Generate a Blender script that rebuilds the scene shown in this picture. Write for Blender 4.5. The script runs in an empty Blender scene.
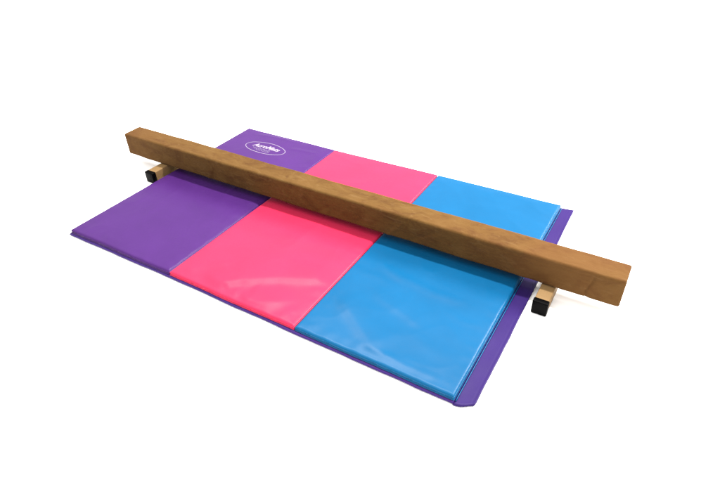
import bpy, bmesh, math, random
from mathutils import Vector, noise
random.seed(4)
S = bpy.context.scene
C = S.collection

# ------------------------------------------------------------ camera
cd = bpy.data.cameras.new('camera')
cam = bpy.data.objects.new('camera', cd); C.objects.link(cam)
cam.location = (2.1266, -1.0348, 1.3752)
cam.rotation_euler = [math.radians(a) for a in (53.9925, 1.5228, 30.7689)]
cd.sensor_width = 36; cd.lens = 27.687; cd.clip_end = 200; cd.clip_start = .05
S.camera = cam

# ------------------------------------------------------------ light
w = bpy.data.worlds.new('World'); S.world = w; w.use_nodes = True
wt = w.node_tree; bg = wt.nodes['Background']; bg.inputs[1].default_value = 1.0
# a room: bright ceiling, dimmer walls
wc = wt.nodes.new('ShaderNodeTexCoord'); wx = wt.nodes.new('ShaderNodeSeparateXYZ'); wr = wt.nodes.new('ShaderNodeValToRGB')
wt.links.new(wc.outputs['Generated'], wx.inputs[0]); wt.links.new(wx.outputs[2], wr.inputs[0]); wt.links.new(wr.outputs[0], bg.inputs[0])
we = wr.color_ramp.elements
we[0].position = 0; we[0].color = (.19, .185, .18, 1)
we[1].position = .95; we[1].color = (.72, .71, .69, 1)
e_ = we.new(.55); e_.color = (.32, .315, .305, 1)
def area(name, loc, target, sx, sy, power, col=(1, .965, .91)):
    l = bpy.data.lights.new(name, 'AREA'); l.shape = 'RECTANGLE'; l.size = sx; l.size_y = sy
    l.energy = power; l.color = col
    o = bpy.data.objects.new(name, l); C.objects.link(o); o.location = loc
    o.rotation_euler = (Vector(target) - Vector(loc)).to_track_quat('-Z', 'Y').to_euler()
# three fluorescent strips in rows behind the beam, their long side along it
area('ceiling_strip', (1.2, 1.32, 3.0), (1.2, 1.25, 0), 3.6, .14, 56)
area('ceiling_strip', (3.3, 2.95, 3.0), (2.2, 1.6, 0), 2.3, .16, 80)
area('ceiling_strip', (3.9, 5.2, 3.0), (2.6, 1.5, 0), 2.4, .2, 52)
vs = S.view_settings; vs.view_transform = 'Standard'; vs.look = 'None'; vs.gamma = 1; vs.exposure = 2.25

# ------------------------------------------------------------ materials
def nt(name):
    m = bpy.data.materials.new(name); m.use_nodes = True
    return m, m.node_tree, m.node_tree.nodes['Principled BSDF']
def N(t, kind, **kw):
    n = t.nodes.new(kind)
    for k, v in kw.items():
        if k in n.inputs: n.inputs[k].default_value = v
        else: setattr(n, k, v)
    return n
def coords(t, scale=(1, 1, 1)):
    tc = t.nodes.new('ShaderNodeTexCoord'); mp = t.nodes.new('ShaderNodeMapping')
    mp.inputs['Scale'].default_value = scale
    t.links.new(tc.outputs['Object'], mp.inputs[0]); return mp.outputs[0]
def ramp(t, src, stops):
    r = t.nodes.new('ShaderNodeValToRGB')
    e = r.color_ramp.elements
    while len(e) < len(stops): e.new(.5)
    for el, (p, c) in zip(e, stops): el.position = p; el.color = (*c, 1)
    t.links.new(src, r.inputs[0]); return r.outputs[0]
def vinyl(name, col, var=.06, rough=.32, spec=.10):
    m, t, p = nt(name)
    co = coords(t)
    n = N(t, 'ShaderNodeTexNoise', Scale=5.0, Detail=5.0, Roughness=.6); t.links.new(co, n.inputs[0])
    a = tuple(c*(1-var) for c in col); b = tuple(c*(1+var) for c in col)
    t.links.new(ramp(t, n.outputs[0], [(.3, a), (.7, b)]), p.inputs['Base Color'])
    n2 = N(t, 'ShaderNodeTexNoise', Scale=14.0, Detail=4.0); t.links.new(co, n2.inputs[0])
    mr = N(t, 'ShaderNodeMapRange'); mr.inputs['To Min'].default_value = rough-.05; mr.inputs['To Max'].default_value = rough+.07
    t.links.new(n2.outputs[0], mr.inputs[0]); t.links.new(mr.outputs[0], p.inputs['Roughness'])
    p.inputs['Specular IOR Level'].default_value = spec
    g = N(t, 'ShaderNodeTexVoronoi', Scale=420.0); t.links.new(co, g.inputs[0])
    b1 = N(t, 'ShaderNodeBump', Strength=.10, Distance=.0006); t.links.new(g.outputs[0], b1.inputs['Height'])
    k = N(t, 'ShaderNodeTexNoise', Scale=9.0, Detail=3.0, Distortion=.8); t.links.new(co, k.inputs[0])
    b2 = N(t, 'ShaderNodeBump', Strength=.12, Distance=.006); t.links.new(k.outputs[0], b2.inputs['Height'])
    t.links.new(b1.outputs[0], b2.inputs['Normal']); t.links.new(b2.outputs[0], p.inputs['Normal'])
    return m
def suede(name):
    m, t, p = nt(name)
    co = coords(t, (1, 1.5, 1.5))
    n = N(t, 'ShaderNodeTexNoise', Scale=8.0, Detail=8.0, Roughness=.66, Distortion=.9); t.links.new(co, n.inputs[0])
    c1 = ramp(t, n.outputs[0], [(.34, (0.0500, 0.0215, 0.0060)), (.5, (0.0722, 0.0361, 0.0094)), (.74, (0.0857, 0.0462, 0.0134))])
    n3 = N(t, 'ShaderNodeTexNoise', Scale=1.6, Detail=3.0); t.links.new(co, n3.inputs[0])
    f = ramp(t, n3.outputs[0], [(.47, (0, 0, 0)), (.66, (.5, .5, .5))])
    sx_ = N(t, 'ShaderNodeSeparateXYZ'); tc2 = N(t, 'ShaderNodeTexCoord'); t.links.new(tc2.outputs['Object'], sx_.inputs[0])
    nw = N(t, 'ShaderNodeTexNoise', Scale=6.0, Detail=3.0); t.links.new(co, nw.inputs[0])
    ad = N(t, 'ShaderNodeMath', operation='MULTIPLY_ADD'); t.links.new(nw.outputs[0], ad.inputs[0]); ad.inputs[1].default_value = .25; t.links.new(sx_.outputs[0], ad.inputs[2])
    mr = N(t, 'ShaderNodeMapRange'); mr.inputs[1].default_value = -1.25; mr.inputs[2].default_value = 1.45; t.links.new(ad.outputs[0], mr.inputs[0])
    fe = ramp(t, mr.outputs[0], [(0, (.55, .55, .55)), (.22, (.1, .1, .1)), (.45, (0, 0, 0)), (.88, (0, 0, 0)), (.94, (.12, .12, .12))])
    mxx = N(t, 'ShaderNodeMath', operation='MAXIMUM'); t.links.new(f, mxx.inputs[0]); t.links.new(fe, mxx.inputs[1]); f = mxx.outputs[0]
    rb = N(t, 'ShaderNodeTexNoise', Scale=22.0, Detail=6.0, Distortion=2.0); t.links.new(coords(t, (.5, 1.6, 1.6)), rb.inputs[0])
    rf = ramp(t, rb.outputs[0], [(.55, (0, 0, 0)), (.74, (.55, .55, .55))])
    sc = N(t, 'ShaderNodeMix', data_type='RGBA'); t.links.new(rf, sc.inputs[0]); t.links.new(c1, sc.inputs[6]); sc.inputs[7].default_value = (.104, .060, .023, 1)
    c1 = sc.outputs[2]
    mx = N(t, 'ShaderNodeMix', data_type='RGBA')
    t.links.new(f, mx.inputs[0]); t.links.new(c1, mx.inputs[6]); mx.inputs[7].default_value = (.078, .0320, .0105, 1)
    t.links.new(mx.outputs[2], p.inputs['Base Color'])
    p.inputs['Roughness'].default_value = .88; p.inputs['Specular IOR Level'].default_value = .06
    p.inputs['Sheen Weight'].default_value = .03; p.inputs['Sheen Roughness'].default_value = .6
    p.inputs['Sheen Tint'].default_value = (.9, .7, .45, 1)
    g = N(t, 'ShaderNodeTexNoise', Scale=260.0, Detail=3.0); t.links.new(co, g.inputs[0])
    b1 = N(t, 'ShaderNodeBump', Strength=.35, Distance=.0012); t.links.new(g.outputs[0], b1.inputs['Height'])
    k = N(t, 'ShaderNodeTexNoise', Scale=11.0, Detail=5.0, Distortion=1.2); t.links.new(co, k.inputs[0])
    b2 = N(t, 'ShaderNodeBump', Strength=.7, Distance=.006); t.links.new(k.outputs[0], b2.inputs['Height'])
    t.links.new(b1.outputs[0], b2.inputs['Normal']); t.links.new(b2.outputs[0], p.inputs['Normal'])
    return m
def plain(name, col, rough, spec=.4, bump=0, sc=60.0):
    m, t, p = nt(name)
    co = coords(t)
    n = N(t, 'ShaderNodeTexNoise', Scale=sc, Detail=4.0); t.links.new(co, n.inputs[0])
    t.links.new(ramp(t, n.outputs[0], [(.3, tuple(c*.93 for c in col)), (.7, tuple(c*1.05 for c in col))]), p.inputs['Base Color'])
    p.inputs['Roughness'].default_value = rough; p.inputs['Specular IOR Level'].default_value = spec
    if bump:
        b = N(t, 'ShaderNodeBump', Strength=bump, Distance=.001); t.links.new(n.outputs[0], b.inputs['Height'])
        t.links.new(b.outputs[0], p.inputs['Normal'])
    return m
M_PUR = vinyl('purple_vinyl', (0.0390, 0.0100, 0.0860))
M_PNK = vinyl('pink_vinyl', (0.40, 0.0165, 0.0530))
M_BLU = vinyl('blue_vinyl', (.0015, .0600, .1480))
M_BASE = vinyl('purple_underside_vinyl', (.0290, .0112, .0980))
M_FLAP = vinyl('purple_flap_vinyl', (.0175, .0068, .0700), rough=.42)
M_INK = plain('white_print', (0.2016, 0.1764, 0.2268), .5, .1)
M_SUEDE = suede('brown_suede')
M_TUBE = plain('tan_powder_coat', (0.175, 0.107, 0.046), .5, .1, .1, 200.0)
M_CAP = plain('black_plastic', (0.0006, 0.0006, 0.0007), .42, .03, .1, 300.0)
M_FLOOR = plain('white_floor_paint', (.92, .92, .92), .85, .1, 0, 3.0)

# ------------------------------------------------------------ helpers
def obj(name, bm, mat, parent=None, smooth=True):
    bmesh.ops.recalc_face_normals(bm, faces=bm.faces[:])
    me = bpy.data.meshes.new(name); bm.to_mesh(me); bm.free()
    me.materials.append(mat)
    if smooth:
        for f in me.polygons: f.use_smooth = True
    o = bpy.data.objects.new(name, me); C.objects.link(o)
    if parent: o.parent = parent
    return o
def empty(name, loc, label, cat):
    o = bpy.data.objects.new(name, None); C.objects.link(o)
    o.location = loc; o['label'] = label; o['category'] = cat; o['kind'] = 'thing'; o.empty_display_size = .1
    return o
def sstep(a, b, x):
    t = max(0, min(1, (x-a)/(b-a))); return t*t*(3-2*t)

# ------------------------------------------------------------ floor
bm = bmesh.new()
vsx = [bm.verts.new((1+18*math.cos(2*math.pi*i/96), .6+18*math.sin(2*math.pi*i/96), -.001)) for i in range(96)]
bm.faces.new(vsx)
fl = obj('floor', bm, M_FLOOR, smooth=False); fl['kind'] = 'structure'

# ------------------------------------------------------------ folding mat
mat = empty('folding_mat', (.93, .6, 0),
    'purple, pink and blue folding gymnastics mat opened flat on the white floor under the beam', 'mat')
OFF = -Vector(mat.location)
T = .028; BASE = .0095
# seam ends as measured: near edge and far edge of each boundary
NEAR = [(-.0055, .002), (.598, .005), (1.2055, -.001), (1.797, -.003)]
FAR = [(.006, 1.189), (.606, 1.187), (1.2025, 1.1965), (1.799, 1.205)]

# folds in the vinyl: polyline, height, width
RIDGES = {
 'pink': [([(.825, .012), (.828, .055), (.88, .105), (1.0, .185), (1.125, .243), (1.19, .250)], .0078, .030),
          ([(.63, .03), (.70, .10), (.80, .185)], .0028, .024),
          ([(.95, .03), (1.02, .04), (1.14, .115)], .0040, .024),
          ([(.90, .05), (.93, .012)], .0012, .009), ([(.94, .055), (.98, .012)], .0012, .009),
          ([(.74, .35), (.92, .42), (1.12, .44)], .0010, .035),
          ([(.80, .85), (1.05, 1.0)], .001, .04)],
 'blue': [([(1.25, .20), (1.31, .175), (1.38, .128), (1.47, .064), (1.525, .025)], .0060, .026),
          ([(1.34, .31), (1.41, .268), (1.53, .235), (1.60, .20)], .0032, .024),
          ([(1.29, .45), (1.40, .41), (1.56, .385), (1.70, .39)], .0024, .020),
          ([(1.24, .36), (1.33, .37), (1.42, .34)], .0012, .016),
          ([(1.62, .33), (1.69, .30), (1.77, .31)], .0011, .014),
          ([(1.56, .17), (1.68, .13), (1.76, .14)], .0013, .03),
          ([(1.40, 1.0), (1.58, 1.03), (1.72, 1.0)], .0010, .03),
          ([(1.45, .045), (1.62, .030), (1.76, .035)], .0014, .012)],
 'purple': [([(.10, .30), (.25, .25), (.42, .24)], .0008, .028),
            ([(.37, 1.075), (.46, 1.09), (.56, 1.10)], .0022, .012),
            ([(.10, 1.13), (.224, 1.155), (.394, 1.158)], .0020, .012),
            ([(.44, .31), (.50, .34), (.58, .36)], .0010, .012),
            ([(.42, .16), (.50, .19), (.58, .23)], .0010, .02)],
}
def seg(p, a, b):
    ax, ay = a; bx, by = b; dx, dy = bx-ax, by-ay
    t = max(0, min(1, ((p[0]-ax)*dx+(p[1]-ay)*dy)/(dx*dx+dy*dy)))
    return math.hypot(p[0]-ax-t*dx, p[1]-ay-t*dy), t, dx*(p[1]-ay)-dy*(p[0]-ax)
def ridge_h(kind, x, y):
    h = 0
    for pts, amp, wd in RIDGES[kind]:
        n = len(pts)-1; best = None
        for i in range(n):
            d, t, sd = seg((x, y), pts[i], pts[i+1]); s = (i+t)/n
            if best is None or d < best[0]: best = (d, s, sd)
        d, s, sd = best
        k = sstep(0, .25, s)*sstep(0, .25, 1-s)*.85+.15
        ww = wd*(.6+.5*k)
        if amp > .003 and sd > 0: ww *= 2.6      # the fold falls steeply on its near side, gently behind
        h += amp*k*math.exp(-(d/ww)**2)
    return h
def make_panel(kind, i, m):
    n0, n1, f0, f1 = NEAR[i], NEAR[i+1], FAR[i], FAR[i+1]
    g = .0016
    def pos(u, v):
        x = (1-v)*((1-u)*n0[0]+u*n1[0]) + v*((1-u)*f0[0]+u*f1[0])
        y = (1-v)*((1-u)*n0[1]+u*n1[1]) + v*((1-u)*f0[1]+u*f1[1])
        x += g*(1-2*u)
        y += .0025*noise.noise((x*5, 3*i+v*9, 1.3))*(abs(2*v-1)**8)
        return x, y
    def ticks(n, L):
        e = [0, .0012, .003, .0055, .009, .014, .02]
        e = [q/L for q in e]
        mid = [e[-1]+(1-2*e[-1])*k/n for k in range(1, n)]
        return e+mid+[1-q for q in reversed(e)]
    U = ticks(74, .6); V = ticks(148, 1.2)
    bm = bmesh.new(); grid = []
    for v in V:
        row = []
        for u in U:
            x, y = pos(u, v)
            eu = min(u, 1-u)*.6; ev = min(v, 1-v)*1.2
            r = .010
            def drop(e): return 0 if e >= r else r-math.sqrt(max(0, r*r-(r-e)**2))
            z = T-.8*max(drop(eu), drop(ev))-.0012*(1-sstep(0, .045, min(eu, ev)))
            q = sstep(.0, .05, min(eu, ev))
            # the stitched edge puckers a little
            z += .0016*(1-sstep(.02, .07, min(eu, ev)))*sstep(.0, .02, min(eu, ev)+.004)*noise.noise((x*(26 if ev < eu else 9), y*(26 if eu < ev else 9), i*7.0))
            z += q*(.0022*noise.noise((x*3.1+5*i, y*3.1, .3))+.0008*noise.noise((x*9+3*i, y*6, 2.3))
                    +.0011*(1-abs(noise.noise((x*5+y*3+i, y*4-x*2, 6.1)))*2.2)**3)
            z += ridge_h(kind, x, y)*sstep(0, .03, min(eu, ev))
            row.append(bm.verts.new((x+OFF.x, y+OFF.y, z)))
        grid.append(row)
    for a in range(len(V)-1):
        for b in range(len(U)-1):
            bm.faces.new((grid[a][b], grid[a][b+1], grid[a+1][b+1], grid[a+1][b]))
    rim = grid[0][:] + [grid[k][-1] for k in range(1, len(V))] + grid[-1][-2::-1] + [grid[k][0] for k in range(len(V)-2, 0, -1)]
    cx = sum(v.co.x for v in rim)/len(rim); cy = sum(v.co.y for v in rim)/len(rim)
    x0, x1 = min(v.co.x for v in rim), max(v.co.x for v in rim)
    y0, y1 = min(v.co.y for v in rim), max(v.co.y for v in rim)
    prev = rim
    zb = BASE-.0015
    for (off, z) in ((.0004, .0195), (-.0006, .0168), (-.0020, .0145), (-.0008, .0128), (.0018, .0110), (.0006, zb)):
        ring = []
        for v in rim:
            dx = -1 if v.co.x-x0 < .013 else (1 if x1-v.co.x < .013 else 0)
            dy = -1 if v.co.y-y0 < .013 else (1 if y1-v.co.y < .013 else 0)
            if min(v.co.x-x0, x1-v.co.x) < .013 and min(v.co.y-y0, y1-v.co.y) > .02: dy = 0
            jo = .0009*noise.noise((v.co.x*30, v.co.y*30, z*90))
            # inner sides hug the neighbouring panel
            o_x = off if (dx < 0 and i == 0) or (dx > 0 and i == 2) else min(off, 0)
            ring.append(bm.verts.new((v.co.x+dx*(o_x+jo*(o_x > 0)), v.co.y+dy*(off+jo), z)))
        for k in range(len(rim)):
            k2 = (k+1) % len(rim)
            bm.faces.new((prev[k], prev[k2], ring[k2], ring[k]))
        prev = ring
    c = bm.verts.new((cx, cy, zb))
    for k in range(len(rim)): bm.faces.new((prev[k], prev[(k+1) % len(rim)], c))
    o = obj('panel', bm, m, mat); o['label'] = kind+' vinyl panel of the mat'
    return o
pan_p = make_panel('purple', 0, M_PUR)
pan_k = make_panel('pink', 1, M_PNK)
pan_b = make_panel('blue', 2, M_BLU)

# purple underside that wraps up to the seam
bm = bmesh.new()
def edge_pts(off):
    out = []
    def lerp(a, b, n):
        for k in range(n): out.append((a[0]+(b[0]-a[0])*k/n, a[1]+(b[1]-a[1])*k/n))
    nr = [NEAR[0], NEAR[1], NEAR[2], NEAR[3]]; fr = [FAR[3], FAR[2], FAR[1], FAR[0]]
    ox = off if off < 0 else off*.06
    A = (nr[0][0]-ox, nr[0][1]-off); B = (nr[3][0]+ox, nr[3][1]-off)
    Cc = (fr[0][0]+ox, fr[0][1]+off*.4); D = (fr[3][0]-ox, fr[3][1]+off*.4)
    lerp(A, (nr[1][0], nr[1][1]-off), 30); lerp((nr[1][0], nr[1][1]-off), (nr[2][0], nr[2][1]-off), 30); lerp((nr[2][0], nr[2][1]-off), B, 30)
    lerp(B, Cc, 40)
    lerp(Cc, (fr[1][0], fr[1][1]+off), 30); lerp((fr[1][0], fr[1][1]+off), (fr[2][0], fr[2][1]+off), 30); lerp((fr[2][0], fr[2][1]+off), D, 30)
    lerp(D, A, 40)
    return out
rings = []
for off, z in ((-.02, BASE), (.001, BASE), (.0060, BASE-.0006), (.0098, .0068), (.0108, .0042), (.0085, .0014), (.0050, .0005), (-.02, .0004)):
    ring = []
    for x, y in edge_pts(off):
        j = (.0024*noise.noise((x*6, y*7, 4.4))+.0012*noise.noise((x*21, y*7, 1.4)))*sstep(.001, .008, off) if off > 0 else 0
        ring.append(bm.verts.new((x+OFF.x, y+j+OFF.y, z)))
    rings.append(ring)
for a, b in zip(rings, rings[1:]):
    for k in range(len(a)):
        k2 = (k+1) % len(a); bm.faces.new((a[k], a[k2], b[k2], b[k]))
bm.faces.new(rings[0]); bm.faces.new(rings[-1][::-1])
under = obj('underside', bm, M_BASE, mat); under['label'] = 'purple vinyl underside wrapping up to the seam'

# fastening flap beyond the blue panel
bm = bmesh.new()
NV, NU = 90, 14
def flap_pt(u, v):
    xin = 1.7975+.0015*v
    # near end is cut off at a slant, far end square
    y0 = -.0155+.024*sstep(0, 1, .5*u+.5*u*u); y1 = 1.211
    y = y0+(y1-y0)*v
    xo = 1.857-.002*v+.0022*noise.noise((v*6, 2.2, 0))+.0012*noise.noise((v*17, 5.2, 0))
    xo -= .003*(1-sstep(0, .006, v))
    x = xin+(xo-xin)*u
    z = .0022+.0035*u*u*(.5+noise.noise((v*5, .7, 3.0)))+.0045*sstep(.88, 1, v)*u+.0009*noise.noise((x*20, y*14, 8))
    return x, y, max(z, .0006)
top = [[None]*(NU+1) for _ in range(NV+1)]; bot = [[None]*(NU+1) for _ in range(NV+1)]
for a in range(NV+1):
    for b in range(NU+1):
        x, y, z = flap_pt(b/NU, a/NV)
        e = min(b == NU, 1)
        hem = .0010 if (b >= NU-1 or a <= 0 or a >= NV-1) else 0
        groove = -.0006 if b == NU-2 else 0
        top[a][b] = bm.verts.new((x+OFF.x, y+OFF.y, z+.0022+hem+groove))
        bot[a][b] = bm.verts.new((x+OFF.x, y+OFF.y, max(z-.0004, .0003)))
for a in range(NV):
    for b in range(NU):
        bm.faces.new((top[a][b], top[a][b+1], top[a+1][b+1], top[a+1][b]))
        bm.faces.new((bot[a][b], bot[a+1][b], bot[a+1][b+1], bot[a][b+1]))
for a in range(NV):
    for b in (0, NU): bm.faces.new((top[a][b], top[a+1][b], bot[a+1][b], bot[a][b]))
for b in range(NU):
    for a in (0, NV): bm.faces.new((top[a][b], top[a][b+1], bot[a][b+1], bot[a][b]))
flap = obj('flap', bm, M_FLAP, mat); flap['label'] = 'purple fastening flap sticking out beyond the blue panel'

# piping along the blue end where flap and panel are sewn
bm = bmesh.new()
prev = None
for a in range(80):
    v = a/79; x = 1.8015+.002*v; y = -.002+1.206*v
    ring = [bm.verts.new((x+OFF.x+.0018*math.cos(t*math.pi/4), y+OFF.y, .0072+.0016*math.sin(t*math.pi/4)+.0006*noise.noise((v*30, 1, 1)))) for t in range(8)]
    if prev:
        for k in range(8): bm.faces.new((prev[k], prev[(k+1) % 8], ring[(k+1) % 8], ring[k]))
    else: bm.faces.new(ring)
    prev = ring
bm.faces.new(prev)
pip = obj('piping', bm, M_BLU, mat)

# printed oval emblem on the purple panel
LC = (.2650, 1.0185)
TOPV = pan_p
from mathutils.bvhtree import BVHTree
bt = BVHTree.FromObject(TOPV, bpy.context.evaluated_depsgraph_get())
def surf(x, y):
    h = bt.ray_cast(Vector((x+OFF.x, y+OFF.y, .2)), Vector((0, 0, -1)))
    return h[0].z
bm = bmesh.new()
def quad_strip(inner, outer, closed=True):
    a = [bm.verts.new((x+OFF.x, y+OFF.y, surf(x, y)+.0004)) for x, y in inner]
    b = [bm.verts.new((x+OFF.x, y+OFF.y, surf(x, y)+.0004)) for x, y in outer]
    n = len(a)
    for k in range(n if closed else n-1):
        bm.faces.new((a[k], b[k], b[(k+1) % n], a[(k+1) % n]))
RA, RB, LW = .128, .0560, .0016
def ell(r): return [(LC[0]+(RA+r)*math.cos(t*math.tau/96), LC[1]+(RB+r)*math.sin(t*math.tau/96)) for t in range(96)]
quad_strip(ell(-LW), ell(LW))
# rows of print too small to read: short strokes
for ry, x0, x1, hh in ((-.0170, -.070, .045, .0026), (-.0270, -.055, .048, .0022), (-.0370, -.034, .050, .0018)):
    x = x0
    while x < x1:
        L = random.uniform(.006, .015)
        xs = [LC[0]+x+L*k/3 for k in range(4)]
        y = LC[1]+ry
        quad_strip([(q, y-hh*.5) for q in xs], [(q, y+hh*.5) for q in xs], False)
        x += L+.0035
ring_o = obj('emblem', bm, M_INK, pan_p); ring_o['label'] = 'white printed oval emblem with lettering on the purple panel'
tc = bpy.data.curves.new('lettering', 'FONT'); tc.body = 'AcroMats'; tc.size = .043; tc.shear = .35; tc.offset = .0015
tc.align_x = 'CENTER'; tc.align_y = 'CENTER'; tc.resolution_u = 3
tmp = bpy.data.objects.new('tmp', tc); C.objects.link(tmp)
dg = bpy.context.evaluated_depsgraph_get(); dg.update()
me = bpy.data.meshes.new_from_object(tmp.evaluated_get(dg))
bpy.data.objects.remove(tmp)
xs = [v.co.x for v in me.vertices]; sx = .178/(max(xs)-min(xs)); mxc = (max(xs)+min(xs))/2
for v in me.vertices:
    X = LC[0]+.001+(v.co.x-mxc)*sx; Y = LC[1]+.0100+v.co.y*1.05
    v.co = (X+OFF.x, Y+OFF.y, surf(X, Y)+.0006)
me.name = 'lettering'; me.materials.clear(); me.materials.append(M_INK)
let = bpy.data.objects.new('lettering', me); C.objects.link(let); let.parent = pan_p

# ------------------------------------------------------------ balance beam
BX0, BX1, BY0, BY1, BZ0, BZ1 = -.2975, 2.1427, .5886, .696, .0570, .172
beam = empty('balance_beam', (.9226, .6423, 0),
    'long brown suede covered balance beam standing on two low feet across the mat', 'balance beam')
BO = -Vector(beam.location)
def rrect(hw, hh, r, n=6):
    pts = []
    for cx, cy, a0 in ((hw-r, hh-r, 0), (-hw+r, hh-r, 90), (-hw+r, -hh+r, 180), (hw-r, -hh+r, 270)):
        for k in range(n+1):
            a = math.radians(a0+90*k/n); pts.append((cx+r*math.cos(a), cy+r*math.sin(a)))
    # refine the straight runs
    out = []
    for i, p in enumerate(pts):
        q = pts[(i+1) % len(pts)]; out.append(p)
        d = math.hypot(q[0]-p[0], q[1]-p[1])
        if d > .02:
            for k in range(1, 26): out.append((p[0]+(q[0]-p[0])*k/26, p[1]+(q[1]-p[1])*k/26))
    return out
bm = bmesh.new()
HW, HH = (BY1-BY0)/2, (BZ1-BZ0)/2; CY, CZ = (BY0+BY1)/2, (BZ0+BZ1)/2
xs = [0, .0008, .0022, .004, .0065, .010]
L = BX1-BX0
xs = xs+[.010+(L-.020)*k/900 for k in range(1, 900)]+[L-q for q in reversed(xs)]
prev = None; first = None
for x in xs:
    e = min(x, L-x); r0 = .006
    ins = 0 if e > r0 else r0-math.sqrt(r0*r0-(r0-e)**2)
    prof = rrect(HW-ins, HH-ins, .0105)
    ring = []
    X = BX0+x
    for (py, pz) in prof:
        q = sstep(0, .03, e)
        n1 = noise.noise((X*6, py*14, pz*14+3))*.0020+noise.noise((X*24, py*30, pz*30+9))*.0006
        # long soft creases where the cover is pulled over the core
        crease = 0
        if py < -HW+.012:
            d = (X-2.035)+.10*(pz)-.012*math.sin(pz*40)
            crease -= .0042*math.exp(-(d/.0045)**2)*q*(1-sstep(.03,.052,pz)); crease += .0016*sstep(-.004, .02, d)*q
            if X > 1.5: crease -= .0016*math.exp(-((pz-.037)/.0028)**2)*sstep(1.5, 1.75, X)*(1-sstep(2.0, 2.06, X))
            for cxx, cw, ca, sl in ((1.30, .010, .0016, .9), (1.42, .014, -.0014, 1.4), (.72, .012, .0013, -.8), (.30, .012, .0014, .6), (.98, .016, -.0012, 1.6), (1.75, .012, .0009, -1.0), (-.1, .02, .0011, 1.2)):
                crease += 1.7*ca*math.exp(-((X-cxx-sl*pz)/cw)**2)*(1-sstep(-.01, .05, pz))
        ring.append(bm.verts.new((X+BO.x, CY+py*(1+n1/HW)+BO.y-crease*0.9, CZ+pz*(1+n1*.8/HH))))
    if prev:
        n = len(ring)
        for k in range(n): bm.faces.new((prev[k], prev[(k+1) % n], ring[(k+1) % n], ring[k]))
    else: first = ring
    prev = ring
bm.faces.new(first); bm.faces.new(prev[::-1])
body = obj('padded_body', bm, M_SUEDE, beam)

def box_bm(x0, x1, y0, y1, z0, z1, r, segs=3):
    bm = bmesh.new(); bmesh.ops.create_cube(bm, size=1)
    for v in bm.verts:
        v.co = ((x0+x1)/2+v.co.x*(x1-x0), (y0+y1)/2+v.co.y*(y1-y0), (z0+z1)/2+v.co.z*(z1-z0))
    bmesh.ops.bevel(bm, geom=bm.edges[:], offset=r, segments=segs, affect='EDGES', profile=.5)
    return bm
def shift(bm, o):
    for v in bm.verts: v.co += o
    return bm
for fx in (-.0475, 1.9055):
    foot = obj('foot', shift(box_bm(fx-.0255, fx+.0255, .500, .784, .002, .0552, .004), BO), M_TUBE, beam)
    foot['label'] = 'tan square steel tube foot with black end caps'
    for ya, yb in ((.4885, .5135), (.771, .796)):
        bm = box_bm(fx-.0275, fx+.0275, ya, yb, 0, .0566, .0045)
        cp = obj('end_cap', shift(bm, BO), M_CAP, foot)
